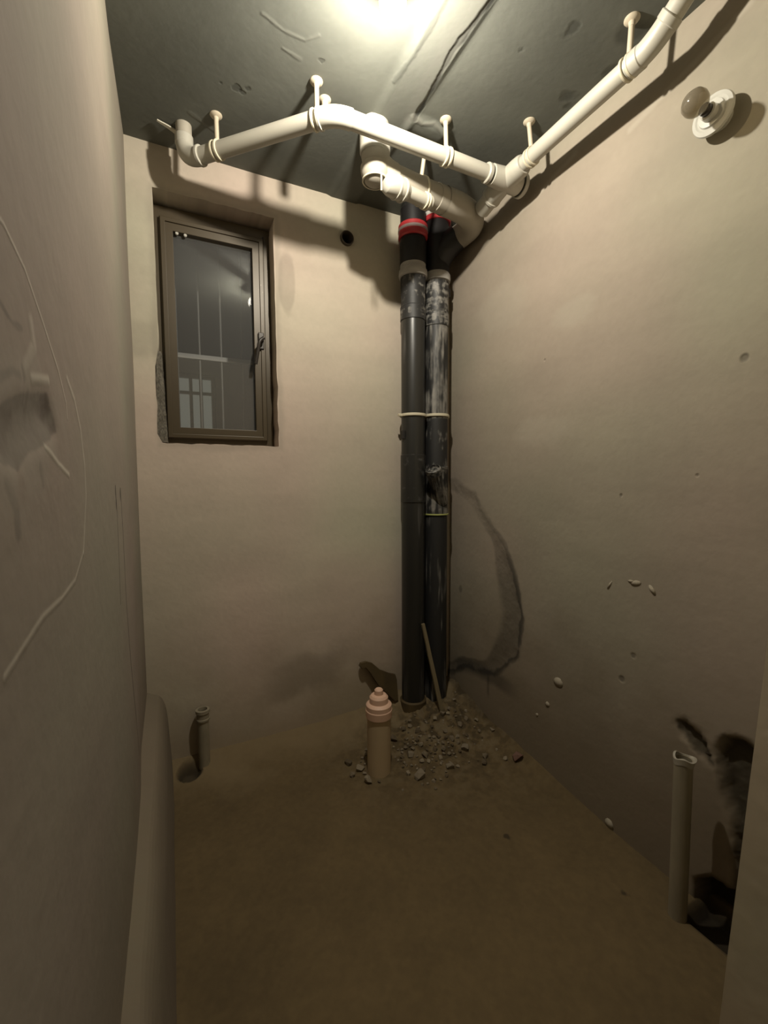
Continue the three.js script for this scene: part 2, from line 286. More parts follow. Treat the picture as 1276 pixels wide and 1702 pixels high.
// floor, u = x + W, v = ZEND - z; raised to a mound of debris in the far right corner and to mortar fillets along the walls
const floorH = (x, z) => {
  const n = fbm(x * 5 + 3, z * 5 + 7, 4) - 0.5;
  let h = 0.06 * Math.exp(-Math.max(0, z) / 0.10) + 0.045 * Math.exp(-Math.max(0, -x) / 0.06) * sstep(1.1, 0.5, z);
  const dx = (x + 0.16) / 0.34, dz = (z - 0.08) / 0.36, m = Math.exp(-(dx * dx + dz * dz) * 1.1);
  h += 0.075 * m + 0.045 * m * (fbm(x * 16, z * 16, 4) - 0.5) * 2 + 0.016 * n * sstep(0.0, 0.3, z);
  const hx = Math.hypot((x + 1.256) / 0.045, (z - 0.06) / 0.045); h -= 0.05 * sstep(1.05, 0.7, hx);                       // broken hole beside the thin pipe
  h -= 0.05 * sstep(0.012, -0.012, Math.max(Math.abs(x + 0.02) - 0.06, Math.abs(z - 1.30) - 0.06));                      // hole by the right wall
  return h;
};
{
  const X0 = -W - 0.1, fw = W + 0.2, fd = ZEND + 0.2;
  const g = slab(V(X0, 0, ZEND + 0.1), V(1, 0, 0), V(0, 0, -1), fw, fd, 190, 340, 0.2, (u, v) => floorH(X0 + u, ZEND + 0.1 - v));
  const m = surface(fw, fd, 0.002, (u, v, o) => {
    const x = X0 + u, z = ZEND + 0.1 - v, big = fbm(x * 2.5, z * 2.5, 4), mid = fbm(x * 9 + 4, z * 9, 4), fine = fbm(x * 70, z * 70, 3);
    const k = 0.62 + 0.45 * big + 0.25 * (mid - 0.5) + 0.25 * (fine - 0.5);
    o[0] = 0.142 * k; o[1] = 0.100 * k; o[2] = 0.046 * k; o[3] = 2 * (mid - 0.5) + 1.2 * (fine - 0.5);
    const dx = (x + 0.2) / 0.42, dz = (z - 0.2) / 0.36, md = Math.exp(-(dx * dx + dz * dz));
    const grit = fbm(x * 38, z * 38, 4); tint(o, 0.18, 0.145, 0.09, 0.5 * md * sstep(0.5, 0.65, grit)); dark(o, 1 - 0.5 * md * sstep(0.48, 0.36, grit)); o[3] += 9 * md * (grit - 0.5);
    tint(o, 0.22, 0.165, 0.092, 0.7 * sstep(0.26, 0.02, z + 0.25 * (mid - 0.5)));
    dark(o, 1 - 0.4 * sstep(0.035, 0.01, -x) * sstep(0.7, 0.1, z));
    const hx = Math.hypot((x + 1.256) / 0.045, (z - 0.06) / 0.045); dark(o, 1 - 0.7 * sstep(1.1, 0.75, hx));
    dark(o, 1 - 0.8 * sstep(0.02, -0.01, Math.max(Math.abs(x + 0.02) - 0.06, Math.abs(z - 1.30) - 0.06)));
    for (const [a, b, r] of [[-0.33, 0.83, 0.012], [-0.17, 1.13, 0.015]]) dark(o, 1 - 0.6 * sstep(r, r * 0.3, Math.hypot(x - a, z - b) + 0.02 * (fine - 0.5)));
  }, 0.95);
  structure('floor', g, m);
}
// ceiling, u = x + W, v = z
{
  const X0 = -W - 0.1, cw = W + 0.2, cd = ZEND + 0.2;
  const seam1 = [[-0.5, 1.6], [-0.499, 0.911], [-0.512, 0.757], [-0.496, 0.587], [-0.492, 0.512]], seam2 = [[-0.612, 1.6], [-0.609, 0.857], [-0.607, 0.70], [-0.62, 0.6]];
  const lip = [[-0.50, 0.515], [-0.46, 0.505], [-0.42, 0.52], [-0.38, 0.505], [-0.36, 0.49]];
  const disp = (x, z) => {
    let h = 0.006 * (fbm(x * 2 + 8, z * 2, 3) - 0.5);
    h += 0.006 * sstep(-0.48, -0.505, x) * sstep(-0.64, -0.61, x);
    h += 0.010 * sstep(-0.52, -0.49, x) * sstep(-0.33, -0.37, x) * sstep(0.525, 0.505, z) * sstep(0.40, 0.48, z);
    return h;
  };
  const g = slab(V(X0, H, -0.1), V(1, 0, 0), V(0, 0, 1), cw, cd, 200, 250, 0.15, (u, v) => disp(X0 + u, v - 0.1));
  const m = surface(cw, cd, 0.0022, (u, v, o) => {
    const x = X0 + u, z = v - 0.1, big = fbm(x * 3 + 2, z * 3, 4), mid = fbm(x * 11, z * 11 + 8, 4), fine = fbm(x * 80, z * 80, 3);
    const k = 0.72 + 0.32 * big + 0.18 * (mid - 0.5) + 0.08 * (fine - 0.5);
    o[0] = 0.132 * k; o[1] = 0.137 * k; o[2] = 0.116 * k; o[3] = 0.7 * (mid - 0.5) + 0.25 * (fine - 0.5);
    const n = fbm(x * 20, z * 20, 4) - 0.5;
    if (z < 1.7) {
      const d1 = polyDist(seam1, x, z) + 0.012 * n; dark(o, 1 - 0.65 * sstep(0.009, 0.003, d1)); o[3] -= 2.5 * sstep(0.012, 0.002, d1); tint(o, 0.16, 0.155, 0.135, 0.35 * sstep(0.035, 0.012, Math.abs(d1 - 0.02)) * (x < -0.5 ? 1 : 0));
      const d2 = polyDist(seam2, x, z) + 0.014 * n; dark(o, 1 - 0.25 * sstep(0.010, 0.003, d2)); o[3] += 1.2 * sstep(0.012, 0.002, d2);
      if (x > -0.605 && x < -0.505) tint(o, 0.15, 0.15, 0.13, 0.3);
      const d3 = polyDist(lip, x, z) + 0.012 * n; tint(o, 0.18, 0.175, 0.15, 0.5 * sstep(0.012, 0.003, d3)); o[3] += 2.0 * sstep(0.014, 0.002, d3);
    }
    for (const [a, b, r] of [[-0.034, 0.919, 0.03], [-0.09, 0.79, 0.03], [-0.06, 0.76, 0.022], [-0.333, 0.844, 0.012], [-0.09, 1.02, 0.05], [-0.03, 0.98, 0.04], [-0.86, 0.60, 0.008], [-0.843, 0.563, 0.006], [-1.1, 0.36, 0.010], [-1.05, 0.365, 0.012], [-1.02, 0.375, 0.012], [-1.03, 0.355, 0.008], [-0.25, 0.95, 0.02]]) { const q = Math.hypot(x - a, z - b); if (q < 0.08) { const kk = sstep(r, r * 0.3, q + 0.05 * n); dark(o, 1 - 0.35 * kk); o[3] -= 0.8 * kk; } }
    for (const p of [[[-1.02, 0.62], [-0.96, 0.60], [-0.90, 0.60], [-0.87, 0.63]], [[-1.18, 0.20], [-1.13, 0.17], [-1.09, 0.15]], [[-0.95, 0.55], [-0.90, 0.54]]]) if (near(p, x, z, 0.04)) { const d = polyDist(p, x, z) + 0.01 * n; o[3] += 1.0 * sstep(0.010, 0.001, d) * (0.3 + n + 0.5); tint(o, 0.18, 0.175, 0.15, 0.25 * sstep(0.006, 0.001, d)); }
  });
  structure('ceiling', g, m);
}
// front partition with the doorway the camera looks through, and the hall wall behind the camera
{
  const rough = surface(1.4, 2.6, 0.004, (u, v, o) => { plasterBase(u, v, 91, o, PL.front); }, 0.9);
  const quad = (x0, x1, y0, y1, lean) => {                          // a block whose room side leans, thick in z
    const g = new THREE.BoxGeometry(x1 - x0, y1 - y0, 0.3, 6, 30, 1); g.translate((x0 + x1) / 2, (y0 + y1) / 2, 0);
    const p = g.attributes.position;
    for (let i = 0; i < p.count; i++) { const y = p.getY(i), front = p.getZ(i) < 0; p.setZ(i, front ? 1.478 + lean * y : 1.74); if (p.getX(i) < x0 + 0.001) p.setX(i, x0 + 0.005 * (fbm(y * 9, 3, 3) - 0.5)); }
    for (let i = 0; i < p.count; i++) g.attributes.uv.setXY(i, clamp((p.getX(i) + p.getZ(i)) / 1.4), clamp((p.getY(i) + 0.1) / 2.6));
    g.computeVertexNormals(); return g;
  };
  structure('wall_front', quad(-0.42, 0.05, -0.1, H + 0.05, 0.052), rough);
  const b = new THREE.BoxGeometry(W + 0.3, H + 0.3, 0.15); b.translate(-W / 2, H / 2, ZEND + 0.075); structure('wall_hall', b, rough);
}
// low concrete ledge along the foot of the left wall
{
  const s = new THREE.Shape(); s.moveTo(-W - 0.02, -0.05); s.lineTo(-1.306, -0.05); s.lineTo(-1.312, 0.02); s.lineTo(-1.327, 0.24); s.quadraticCurveTo(-1.334, 0.326, -1.362, 0.338); s.lineTo(-W - 0.02, 0.36); s.closePath();
  const g = new THREE.ExtrudeGeometry(s, { depth: 1.48, bevelEnabled: false, steps: 60, curveSegments: 8 });
  const p = g.attributes.position; for (let i = 0; i < p.count; i++) { const x = p.getX(i), y = p.getY(i), z = p.getZ(i); if (x > -W) p.setX(i, x + 0.008 * (fbm(z * 5, y * 5, 3) - 0.5)); p.setY(i, y + 0.006 * (fbm(z * 7 + 9, 2, 2) - 0.5)); }
  g.computeVertexNormals();
  const m = surface(1.5, 0.4, 0.003, (u, v, o) => { plasterBase(u, v, 71, o, PL.left); tint(o, 0.15, 0.117, 0.072, 0.6); }, 0.95);
  const uv = g.attributes.uv; for (let i = 0; i < uv.count; i++) uv.setXY(i, p.getZ(i) / 1.5, clamp(p.getY(i) / 0.4 + 0.1));
  structure('trim_1', g, m);
}

// ---------------------------------------------------------------- window
{
  const w = new THREE.Group(); w.name = 'window_1'; w.position.set((WX0 + WX1) / 2, WY0, -0.10); w.userData.kind = 'structure'; scene.add(w);
  const z0 = -0.150, z1 = -0.085, X0 = WX0 - 0.004, X1 = WX1 - 0.004, Y0 = WY0 + 0.008, Y1 = WY1 - 0.012;
  const frame = (a, b, c, d, l, r, bo, to, z0, z1, bev = 0.0015) => {
    const s = new THREE.Shape([[a + bev, c + bev], [b - bev, c + bev], [b - bev, d - bev], [a + bev, d - bev]].map((q) => new THREE.Vector2(...q)));
    s.holes.push(new THREE.Path([[a + l + bev, c + bo + bev], [a + l + bev, d - to - bev], [b - r - bev, d - to - bev], [b - r - bev, c + bo + bev]].map((q) => new THREE.Vector2(...q))));
    const g = new THREE.ExtrudeGeometry(s, { depth: z1 - z0 - 2 * bev, bevelEnabled: true, bevelSize: bev, bevelThickness: bev, bevelSegments: 2 }); g.translate(0, 0, z0 + bev); return g;
  };
  const fr = part(w, 'window_frame', frame(X0, X1, Y0, Y1, 0.034, 0.026, 0.026, 0.040, z0, z1), M.alu);
  part(fr, 'gasket', mergeGeometries([box(X1 - 0.031, X1 - 0.025, Y0 + 0.02, Y1 - 0.03, z1 - 0.02, z1 + 0.002, 0.001), box(X0 + 0.03, X1 - 0.025, Y1 - 0.046, Y1 - 0.039, z1 - 0.02, z1 + 0.002, 0.001)]), M.rubber);
  const sx0 = X0 + 0.022, sx1 = X1 - 0.028, sy0 = Y0 + 0.018, sy1 = Y1 - 0.044, q0 = -0.125, q1 = -0.072, sw = 0.044;
  const sash = part(w, 'sash', mergeGeometries([frame(sx0, sx1, sy0, sy1, sw, sw, 0.042, sw, q0, q1), frame(sx0 + 0.003, sx1 - 0.003, sy0 + 0.003, sy1 - 0.003, 0.014, 0.014, 0.012, 0.012, q1 - 0.001, q1 + 0.006)]), M.alu);
  part(sash, 'glazing_bead', mergeGeometries([box(sx0 + sw - 0.002, sx0 + sw + 0.004, sy0 + 0.04, sy1 - sw, q0, q1 - 0.012, 0.001), box(sx1 - sw - 0.004, sx1 - sw + 0.002, sy0 + 0.04, sy1 - sw, q0, q1 - 0.012, 0.001)]), M.rubber);
  for (const [x, y] of [[-1.226, sy1 - sw - 0.006], [-1.196, sy1 - sw - 0.007]]) part(sash, 'screw_cap', lathe([x, y, -0.082], [x, y, -0.07], [[0, 0], [0.006, 0], [0.006, 0.006], [0.004, 0.008], [0, 0.008]], 16), M.porcelain, 'small pale screw cap');
  const hx = sx1 - 0.020, hy = 1.765;
  const handle = part(sash, 'handle', mergeGeometries([box(hx - 0.012, hx + 0.012, hy - 0.035, hy + 0.035, q1, q1 + 0.012, 0.004), lathe([hx, hy, q1 + 0.008], [hx, hy, q1 + 0.045], [[0, 0], [0.009, 0], [0.008, 0.037], [0, 0.037]], 18)].map((g) => (g.index ? g.toNonIndexed() : g))), M.darkMetal, 'black lever handle');
  const lev = new THREE.CatmullRomCurve3([V(hx + 0.004, hy + 0.004, q1 + 0.042), V(hx - 0.012, hy - 0.012, q1 + 0.046), V(hx - 0.020, hy - 0.05, q1 + 0.043), V(hx - 0.030, hy - 0.105, q1 + 0.036)]);
  part(sash, 'lever', new THREE.TubeGeometry(lev, 24, 0.0075, 12, false), M.darkMetal, 'black lever of the handle');
  const glass = new THREE.MeshPhysicalMaterial({ color: 0xffffff, transmission: 1, thickness: 0, roughness: 0.0, ior: 1.52 });
  const gx0 = sx0 + sw - 0.004, gx1 = sx1 - sw + 0.004, gy0 = sy0 + 0.038, gy1 = sy1 - sw + 0.004;
  part(w, 'pane', new THREE.BoxGeometry(gx1 - gx0, gy1 - gy0, 0.005).translate((gx0 + gx1) / 2, (gy0 + gy1) / 2, -0.102), glass, 'dusty glass pane');
  part(w, 'pane', new THREE.BoxGeometry(gx1 - gx0, gy1 - gy0, 0.005).translate((gx0 + gx1) / 2, (gy0 + gy1) / 2, -0.118), glass, 'outer glass pane added for a stronger reflection');  // second pane added to strengthen the room reflection
  const dust = new THREE.MeshStandardMaterial({ color: new THREE.Color().setRGB(0.34, 0.34, 0.33), roughness: 1, transparent: true, opacity: 0.16 });
  part(w, 'dust_film', new THREE.PlaneGeometry(gx1 - gx0, gy1 - gy0).translate((gx0 + gx1) / 2, (gy0 + gy1) / 2, -0.0945), dust, 'thin film of plaster dust on the glass');
  // rough mortar bed where the plaster is broken off beside the frame
  const mg = new THREE.BoxGeometry(0.030, 0.34, 0.06, 6, 60, 6), p = mg.attributes.position;
  for (let i = 0; i < p.count; i++) { const y = p.getY(i), n = fbm(y * 60, p.getX(i) * 60 + p.getZ(i) * 40, 3) - 0.5; p.setX(i, p.getX(i) * (0.95 - 0.30 * y / 0.17) + 0.006 * n - 0.008 * 1); p.setZ(i, p.getZ(i) + 0.010 * n); }
  mg.computeVertexNormals(); mg.translate(WX0 + 0.008, WY0 + 0.175, -0.042);
  part(w, 'mortar_bed', mg, mat('mortar', { color: 0xffffff, roughness: 0.95, map: grain(64, 256, (u, v) => { const n = fbm(u * 14, v * 60, 4), k = 0.65 + 0.6 * sstep(0.3, 0.7, n); return [0.125 * k, 0.112 * k, 0.088 * k]; }) }), 'rough grey mortar left of the frame');
}

// ---------------------------------------------------------------- lit ceiling bulb
{
  const [x, y, z] = BULB, t = thing('light_bulb', 'lit round bulb glaring in its holder on the dark concrete ceiling', 'light bulb', [x, H, z]);
  part(t, 'lamp_holder', lathe([x, H - 0.001, z], [x, y, z], [[0, -0.01], [0.045, -0.01], [0.046, 0.004], [0.040, 0.010], [0.024, 0.014], [0.021, 0.034], [0, 0.034]]), M.porcelain);
  part(t, 'bulb_base', lathe([x, H - 0.033, z], [x, y, z], [[0, 0], [0.014, 0], [0.015, 0.008], [0.026, 0.021], [0.0325, 0.032], [0.031, 0.034], [0, 0.033]]), M.whiteTape);  // flare shaped to block lamp light from the ceiling around it
  const em = new THREE.MeshStandardMaterial({ color: 0xffffff, emissive: LAMP_COLOR.clone(), emissiveIntensity: 14, roughness: 0.4 });
  const globe = new THREE.SphereGeometry(0.033, 32, 24); globe.translate(x, y, z); part(t, 'bulb_globe', globe, em, 'glowing globe');
  const L = new THREE.PointLight(LAMP_COLOR, LAMP_CD, 0, 2); L.castShadow = true; L.shadow.radius = 0.9; L.name = 'bulb_light'; L.position.set(0, y - H, 0); t.add(L);
}

// ---------------------------------------------------------------- white drain pipes under the ceiling
const R5 = 0.0255, YP = 2.283, ZA = 0.545, XR = -0.122;
const along = (a, b, d) => { a = A(a); b = A(b); return a.clone().addScaledVector(b.clone().sub(a).normalize(), d); };
const diam = (r, p) => p;
{
  // left branch: stub from the ceiling, elbow, diagonal leg, elbow, straight leg to the junction
  const P0 = V(-1.198, H, 0.135), P1 = V(-1.198, YP, 0.135), P2 = V(-0.792, YP, ZA), P3 = V(-0.205, YP - 0.004, ZA);
  const t = thing('drain_pipe', 'thin white drain pipe bending across the ceiling above the window', 'drain pipe', [-1.198, H, 0.135]);
  part(t, 'pipe', pipe(P0, along(P0, P1, 0.055), R5), M.pvcDustAndShade);
  part(t, 'socket', ring(along(P0, P1, 0.052), V(0, 1, 0), R5, 0.03, 0.004), M.pvc);
  part(t, 'elbow', bend([along(P0, P1, 0.05), P1, along(P1, P2, 0.065)], R5 + 0.003), M.pvc);
  part(t, 'socket', ring(along(P1, P2, 0.068), P2.clone().sub(P1), R5 + 0.001, 0.012, 0.005), M.pvc);
  part(t, 'pipe', pipe(along(P1, P2, 0.06), along(P2, P1, 0.045), R5), M.pvc);
  part(t, 'socket', ring(along(P2, P1, 0.052), P2.clone().sub(P1), R5 + 0.001, 0.010, 0.005), M.pvc);
  part(t, 'elbow', bend([along(P2, P1, 0.05), P2, along(P2, P3, 0.05)], R5 + 0.003), M.pvc);
  part(t, 'pipe', pipe(along(P2, P3, 0.045), P3, R5), M.pvc);
  part(t, 'socket', ring(along(P3, P2, 0.006), V(1, 0, 0), R5 + 0.001, 0.018, 0.006), M.pvc);
  // junction where three runs meet: body along the right wall, a capped end, a side inlet and an outlet to the big pipe
  const J = V(-0.128, YP - 0.004, 0.545), up = V(XR, YP, 0.66), out = V(-0.116, 2.252, 0.375);
  const y = thing('pipe_junction', 'white pipe junction with a flat cap where the thin ceiling pipes meet', 'pipe fitting', [J.x, J.y, J.z]);
  part(y, 'junction_body', lathe(V(-0.197, J.y, J.z), V(-0.05, J.y, J.z), [[0.027, 0], [0.034, 0.002], [0.035, 0.02], [0.038, 0.05], [0.038, 0.125], [0.034, 0.131], [0, 0.131]]), M.pvc);
  part(y, 'inlet', lathe(V(J.x + 0.004, J.y, J.z + 0.005), up, [[0.036, 0], [0.037, 0.05], [0.035, 0.075], [0.031, 0.085], [0.026, 0.086]]), M.pvc);
  part(y, 'outlet', lathe(J, out, [[0.037, 0], [0.037, 0.07], [0.036, 0.072], [0.0365, 0.08], [0.0325, 0.082], [0.0325, 0.15]]), M.pvc);
  part(y, 'socket', ring(along(J, out, 0.085), out.clone().sub(J), 0.034, 0.012, 0.005), M.pvc);
  part(y, 'cap', lathe(V(-0.062, J.y, J.z), V(0, J.y, J.z), [[0.038, 0], [0.0415, 0.001], [0.0415, 0.014], [0.039, 0.017], [0, 0.0175]]), M.pvc, 'flat end cap');
  // run along the right wall
  const Q0 = V(XR, YP, 0.635), Q1 = V(XR - 0.004, YP, 1.095), Q2 = V(XR - 0.006, 2.338, 1.182), Q3 = V(XR - 0.006, 2.41, 1.235);
  const r = thing('drain_pipe', 'thin white drain pipe running along the top of the right wall', 'drain pipe', [Q0.x, Q0.y, Q0.z]);
  part(r, 'pipe', pipe(Q0, along(Q1, Q0, 0.03), R5), M.pvc);
  part(r, 'socket', ring(along(Q1, Q0, 0.045), V(0, 0, 1), R5, 0.034, 0.004), M.pvc);
  part(r, 'elbow', bend([along(Q1, Q0, 0.04), Q1, along(Q1, Q2, 0.05)], R5 + 0.002), M.pvc);
  part(r, 'socket', ring(along(Q1, Q2, 0.05), Q2.clone().sub(Q1), R5, 0.02, 0.004), M.pvc);
  part(r, 'pipe', pipe(along(Q1, Q2, 0.045), Q2, R5), M.pvc);
  part(r, 'pipe', pipe(Q2, Q3, R5), M.pvc);
}
// big white soil pipe: drop from the ceiling, elbow, run, corner elbow into the black stack
{
  const R = 0.0455, RD = 0.049, X = -0.604, Z = 0.425, E0 = V(-0.545, 2.2475, 0.4155), E1 = V(-0.26, 2.259, 0.37);
  const t = thing('soil_pipe', 'thick white soil pipe with a fat rounded trap under the ceiling near the corner', 'soil pipe', [X, H, Z]);
  part(t, 'pipe', pipe(V(X, H, Z), V(X, 2.335, Z), RD), M.pvc);
  part(t, 'socket', lathe(V(X, 2.36, Z), V(X, 0, Z), [[RD, 0], [RD + 0.004, 0.002], [RD + 0.004, 0.055], [RD + 0.001, 0.06], [RD, 0.065]]), M.pvc);
  part(t, 'elbow', bend([V(X, 2.31, Z), V(X, 2.247, Z), V(-0.53, 2.2475, 0.414)], R + 0.003), M.pvcDustAndShade);
  part(t, 'pipe', pipe(E0, E1, R), M.pvcDustAndShade);  // duller PVC on run and elbows has their shade painted in
  part(t, 'socket', ring(V(-0.30, 2.2574, 0.3765), E1.clone().sub(E0), R, 0.06, 0.003), M.pvcDustAndShade);
  part(t, 'corner_elbow', bend([V(-0.29, 2.258, 0.375), V(-0.20, 2.261, 0.360), V(-0.115, 2.268, 0.32), V(-0.068, 2.275, 0.26), V(-0.058, 2.278, 0.20), V(-0.068, 2.274, 0.13)], R + 0.005, 40), M.pvcDustAndShade);
  // rounded bottom of the drop with a strap and its bolt
  part(t, 'cleanout', lathe(V(X, 2.262, Z), V(X, 0, Z), [[0.045, 0], [0.0505, 0.006], [0.0505, 0.016], [0.048, 0.030], [0.042, 0.046], [0.031, 0.057], [0.017, 0.063], [0, 0.065]]), M.pvcDustAndShade);
  part(t, 'strap', ring(V(X, 2.212, Z), V(0, 1, 0), 0.0415, 0.006, 0.004), M.strap, 'thin pale strap');
  part(t, 'strap_bolt', rod(V(-0.602, 2.212, 0.471), V(-0.602, 2.155, 0.471), 0.003), M.strap);
  // trap branch: fat rounded body narrowing to a thin pipe
  const a = V(-0.585, 2.194, 0.458), b = V(-0.364, 2.205, 0.412);
  part(t, 'trap_body', lathe(a, b, [[0, 0], [0.018, 0.002], [0.029, 0.010], [0.034, 0.024], [0.0355, 0.04], [0.0355, 0.082], [0.032, 0.092], [0.025, 0.104]]), M.pvc);
  for (const d of [0.052, 0.080]) part(t, 'ring', ring(along(a, b, d), b.clone().sub(a), 0.0345, 0.007, 0.004), M.pvc);
  part(t, 'trap_pipe', pipe(along(a, b, 0.096), along(a, b, 0.215), 0.0245), M.pvc);
  for (const d of [0.186, 0.198]) part(t, 'clip', ring(along(a, b, d), b.clone().sub(a), 0.024, 0.006, 0.005), M.strap);
}
// hangers: flange on the ceiling, rod, ring round the pipe
{
  const G = 'white pipe hangers screwed to the ceiling';
  const hang = (x, z, px, py, pz, dir, r, label, kind = 2) => {
    const t = thing('pipe_hanger', label, 'pipe hanger', [x, H, z], G);
    part(t, 'ceiling_flange', lathe([x, H + 0.004, z], [x, 0, z], [[0, 0], [0.019, 0], [0.020, 0.006], [0.017, 0.010], [0.009, 0.013], [0.0075, 0.024], [0, 0.024]], 28), M.hanger);
    part(t, 'rod', rod([x, H - 0.01, z], [px, py + r, pz], 0.0075), M.hanger);
    if (kind) { const d = A(dir).normalize(), p = V(px, py, pz); for (const s of kind === 2 ? [-0.008, 0.008] : [0]) part(t, 'clamp', ring(p.clone().addScaledVector(d, s), d, r, 0.007, 0.005), M.strap); }
    return t;
  };
  const onA = (x) => [x, YP, 0.135 + (x + 1.198) * 1.01];
  hang(-1.101, 0.228, ...onA(-1.101), V(1, 0, 1.01), R5, 'short pipe hanger on the diagonal leg, nearest the window corner');
  hang(-0.834, 0.494, ...onA(-0.836), V(1, 0, 1.01), R5, 'pipe hanger just left of the bend in the thin pipe');
  hang(-0.393, 0.546, -0.390, YP - 0.002, ZA, V(1, 0, 0), R5, 'pipe hanger halfway along the straight leg, beside the chipped ceiling lip');
  hang(-0.396, 0.418, -0.398, 2.2534, 0.392, V(0.285, 0.0115, -0.0455), 0.0455, 'pipe hanger holding the thick soil pipe, behind the straight thin pipe', 1);
  hang(-0.130, 0.664, XR, YP, 0.668, V(0, 0, 1), R5, 'pipe hanger beside the junction at the start of the right wall run');
  hang(-0.128, 1.036, XR - 0.004, YP, 1.03, V(0, 0, 1), R5, 'pipe hanger nearest the upper right bend of the pipe');
  // a shorter spare hanger behind the bend
  const s = thing('pipe_hanger', 'stubby rusty-ended pipe hanger with no pipe, right behind the bend', 'pipe hanger', [-0.790, H, 0.443], G);
  part(s, 'ceiling_flange', lathe([-0.790, H + 0.004, 0.443], [-0.790, 0, 0.443], [[0, 0], [0.019, 0], [0.020, 0.006], [0.017, 0.010], [0.011, 0.013], [0.010, 0.03], [0, 0.03]], 28), M.hanger);
  part(s, 'rod', rod([-0.790, H - 0.02, 0.443], [-0.790, 2.325, 0.443], 0.010), mat('rustyEnd', { color: new THREE.Color().setRGB(0.22, 0.11, 0.08), roughness: 0.7 }), 'reddish brown stub');
}

// ---------------------------------------------------------------- black stacks in the corner
const ZL = 0.085;
{
  const R = 0.0545, x = -0.258, z = ZL, t = thing('stack_pipe', 'left black stack pipe, clean and dark, with a red ring near the ceiling', 'stack pipe', [x, 0, z], 'black stacks in the corner');
  const at = (y) => V(x, y, z), UP = V(0, 1, 0), y0 = 0.02;
  part(t, 'pipe', pipe(at(y0), at(H), R), M.black);
  part(t, 'expansion_joint', lathe(at(2.14), at(3), [[R, 0], [R + 0.005, 0.004], [R + 0.006, 0.10], [R + 0.003, 0.115], [R, 0.118]]), M.rubber);
  part(t, 'red_ring', ring(at(2.285), UP, R + 0.001, 0.060, 0.011), M.red, 'red plastic ring');
  part(t, 'pale_band', ring(at(2.288), UP, R + 0.006, 0.016, 0.0075), mat('ringHighlight', { color: new THREE.Color().setRGB(0.34, 0.26, 0.25), roughness: 0.5 }), 'painted pale highlight on the ring');  // thin band paints a highlight onto the red ring
  part(t, 'upper_sleeve', lathe(at(2.31), at(3), [[R, 0], [R + 0.003, 0.002], [R + 0.003, 0.07], [R, 0.072]]), M.rubber);
  part(t, 'collar', lathe(at(2.085), at(3), [[R, 0], [R + 0.009, 0.002], [R + 0.011, 0.014], [R + 0.010, 0.030], [R + 0.004, 0.040], [R + 0.003, 0.062], [R, 0.064]]), M.greyCollar, 'dusty grey collar');
  part(t, 'coupling', lathe(at(1.895), at(3), [[R, 0], [R + 0.004, 0.002], [R + 0.004, 0.06], [R + 0.001, 0.064], [R + 0.001, 0.12], [R + 0.003, 0.19], [R, 0.192]]), M.blackDusty);
  part(t, 'coupling', lathe(at(1.068), at(3), [[R, 0], [R + 0.004, 0.002], [R + 0.004, 0.219], [R, 0.222]]), M.black);
  part(t, 'base_sleeve', lathe(at(0.01), at(3), [[R, 0], [R + 0.010, 0.0], [R + 0.009, 0.10], [R, 0.105]]), M.brownBoard, 'brown sleeve at the floor');
  const c = part(t, 'wall_clamp', ring(at(1.47), UP, R + 0.002, 0.013, 0.006), M.strap, 'cream clamp');
  for (const [a, b] of [[-R - 0.022, -R - 0.002], [R + 0.001, R + 0.007]]) part(c, 'clamp_ear', box(x + a, x + b, 1.464, 1.476, z - 0.008, z + 0.008), M.strap);
  part(t, 'lug', box(x - R - 0.008, x - R + 0.003, 1.36, 1.40, z - 0.006, z + 0.02), M.rubber);
}
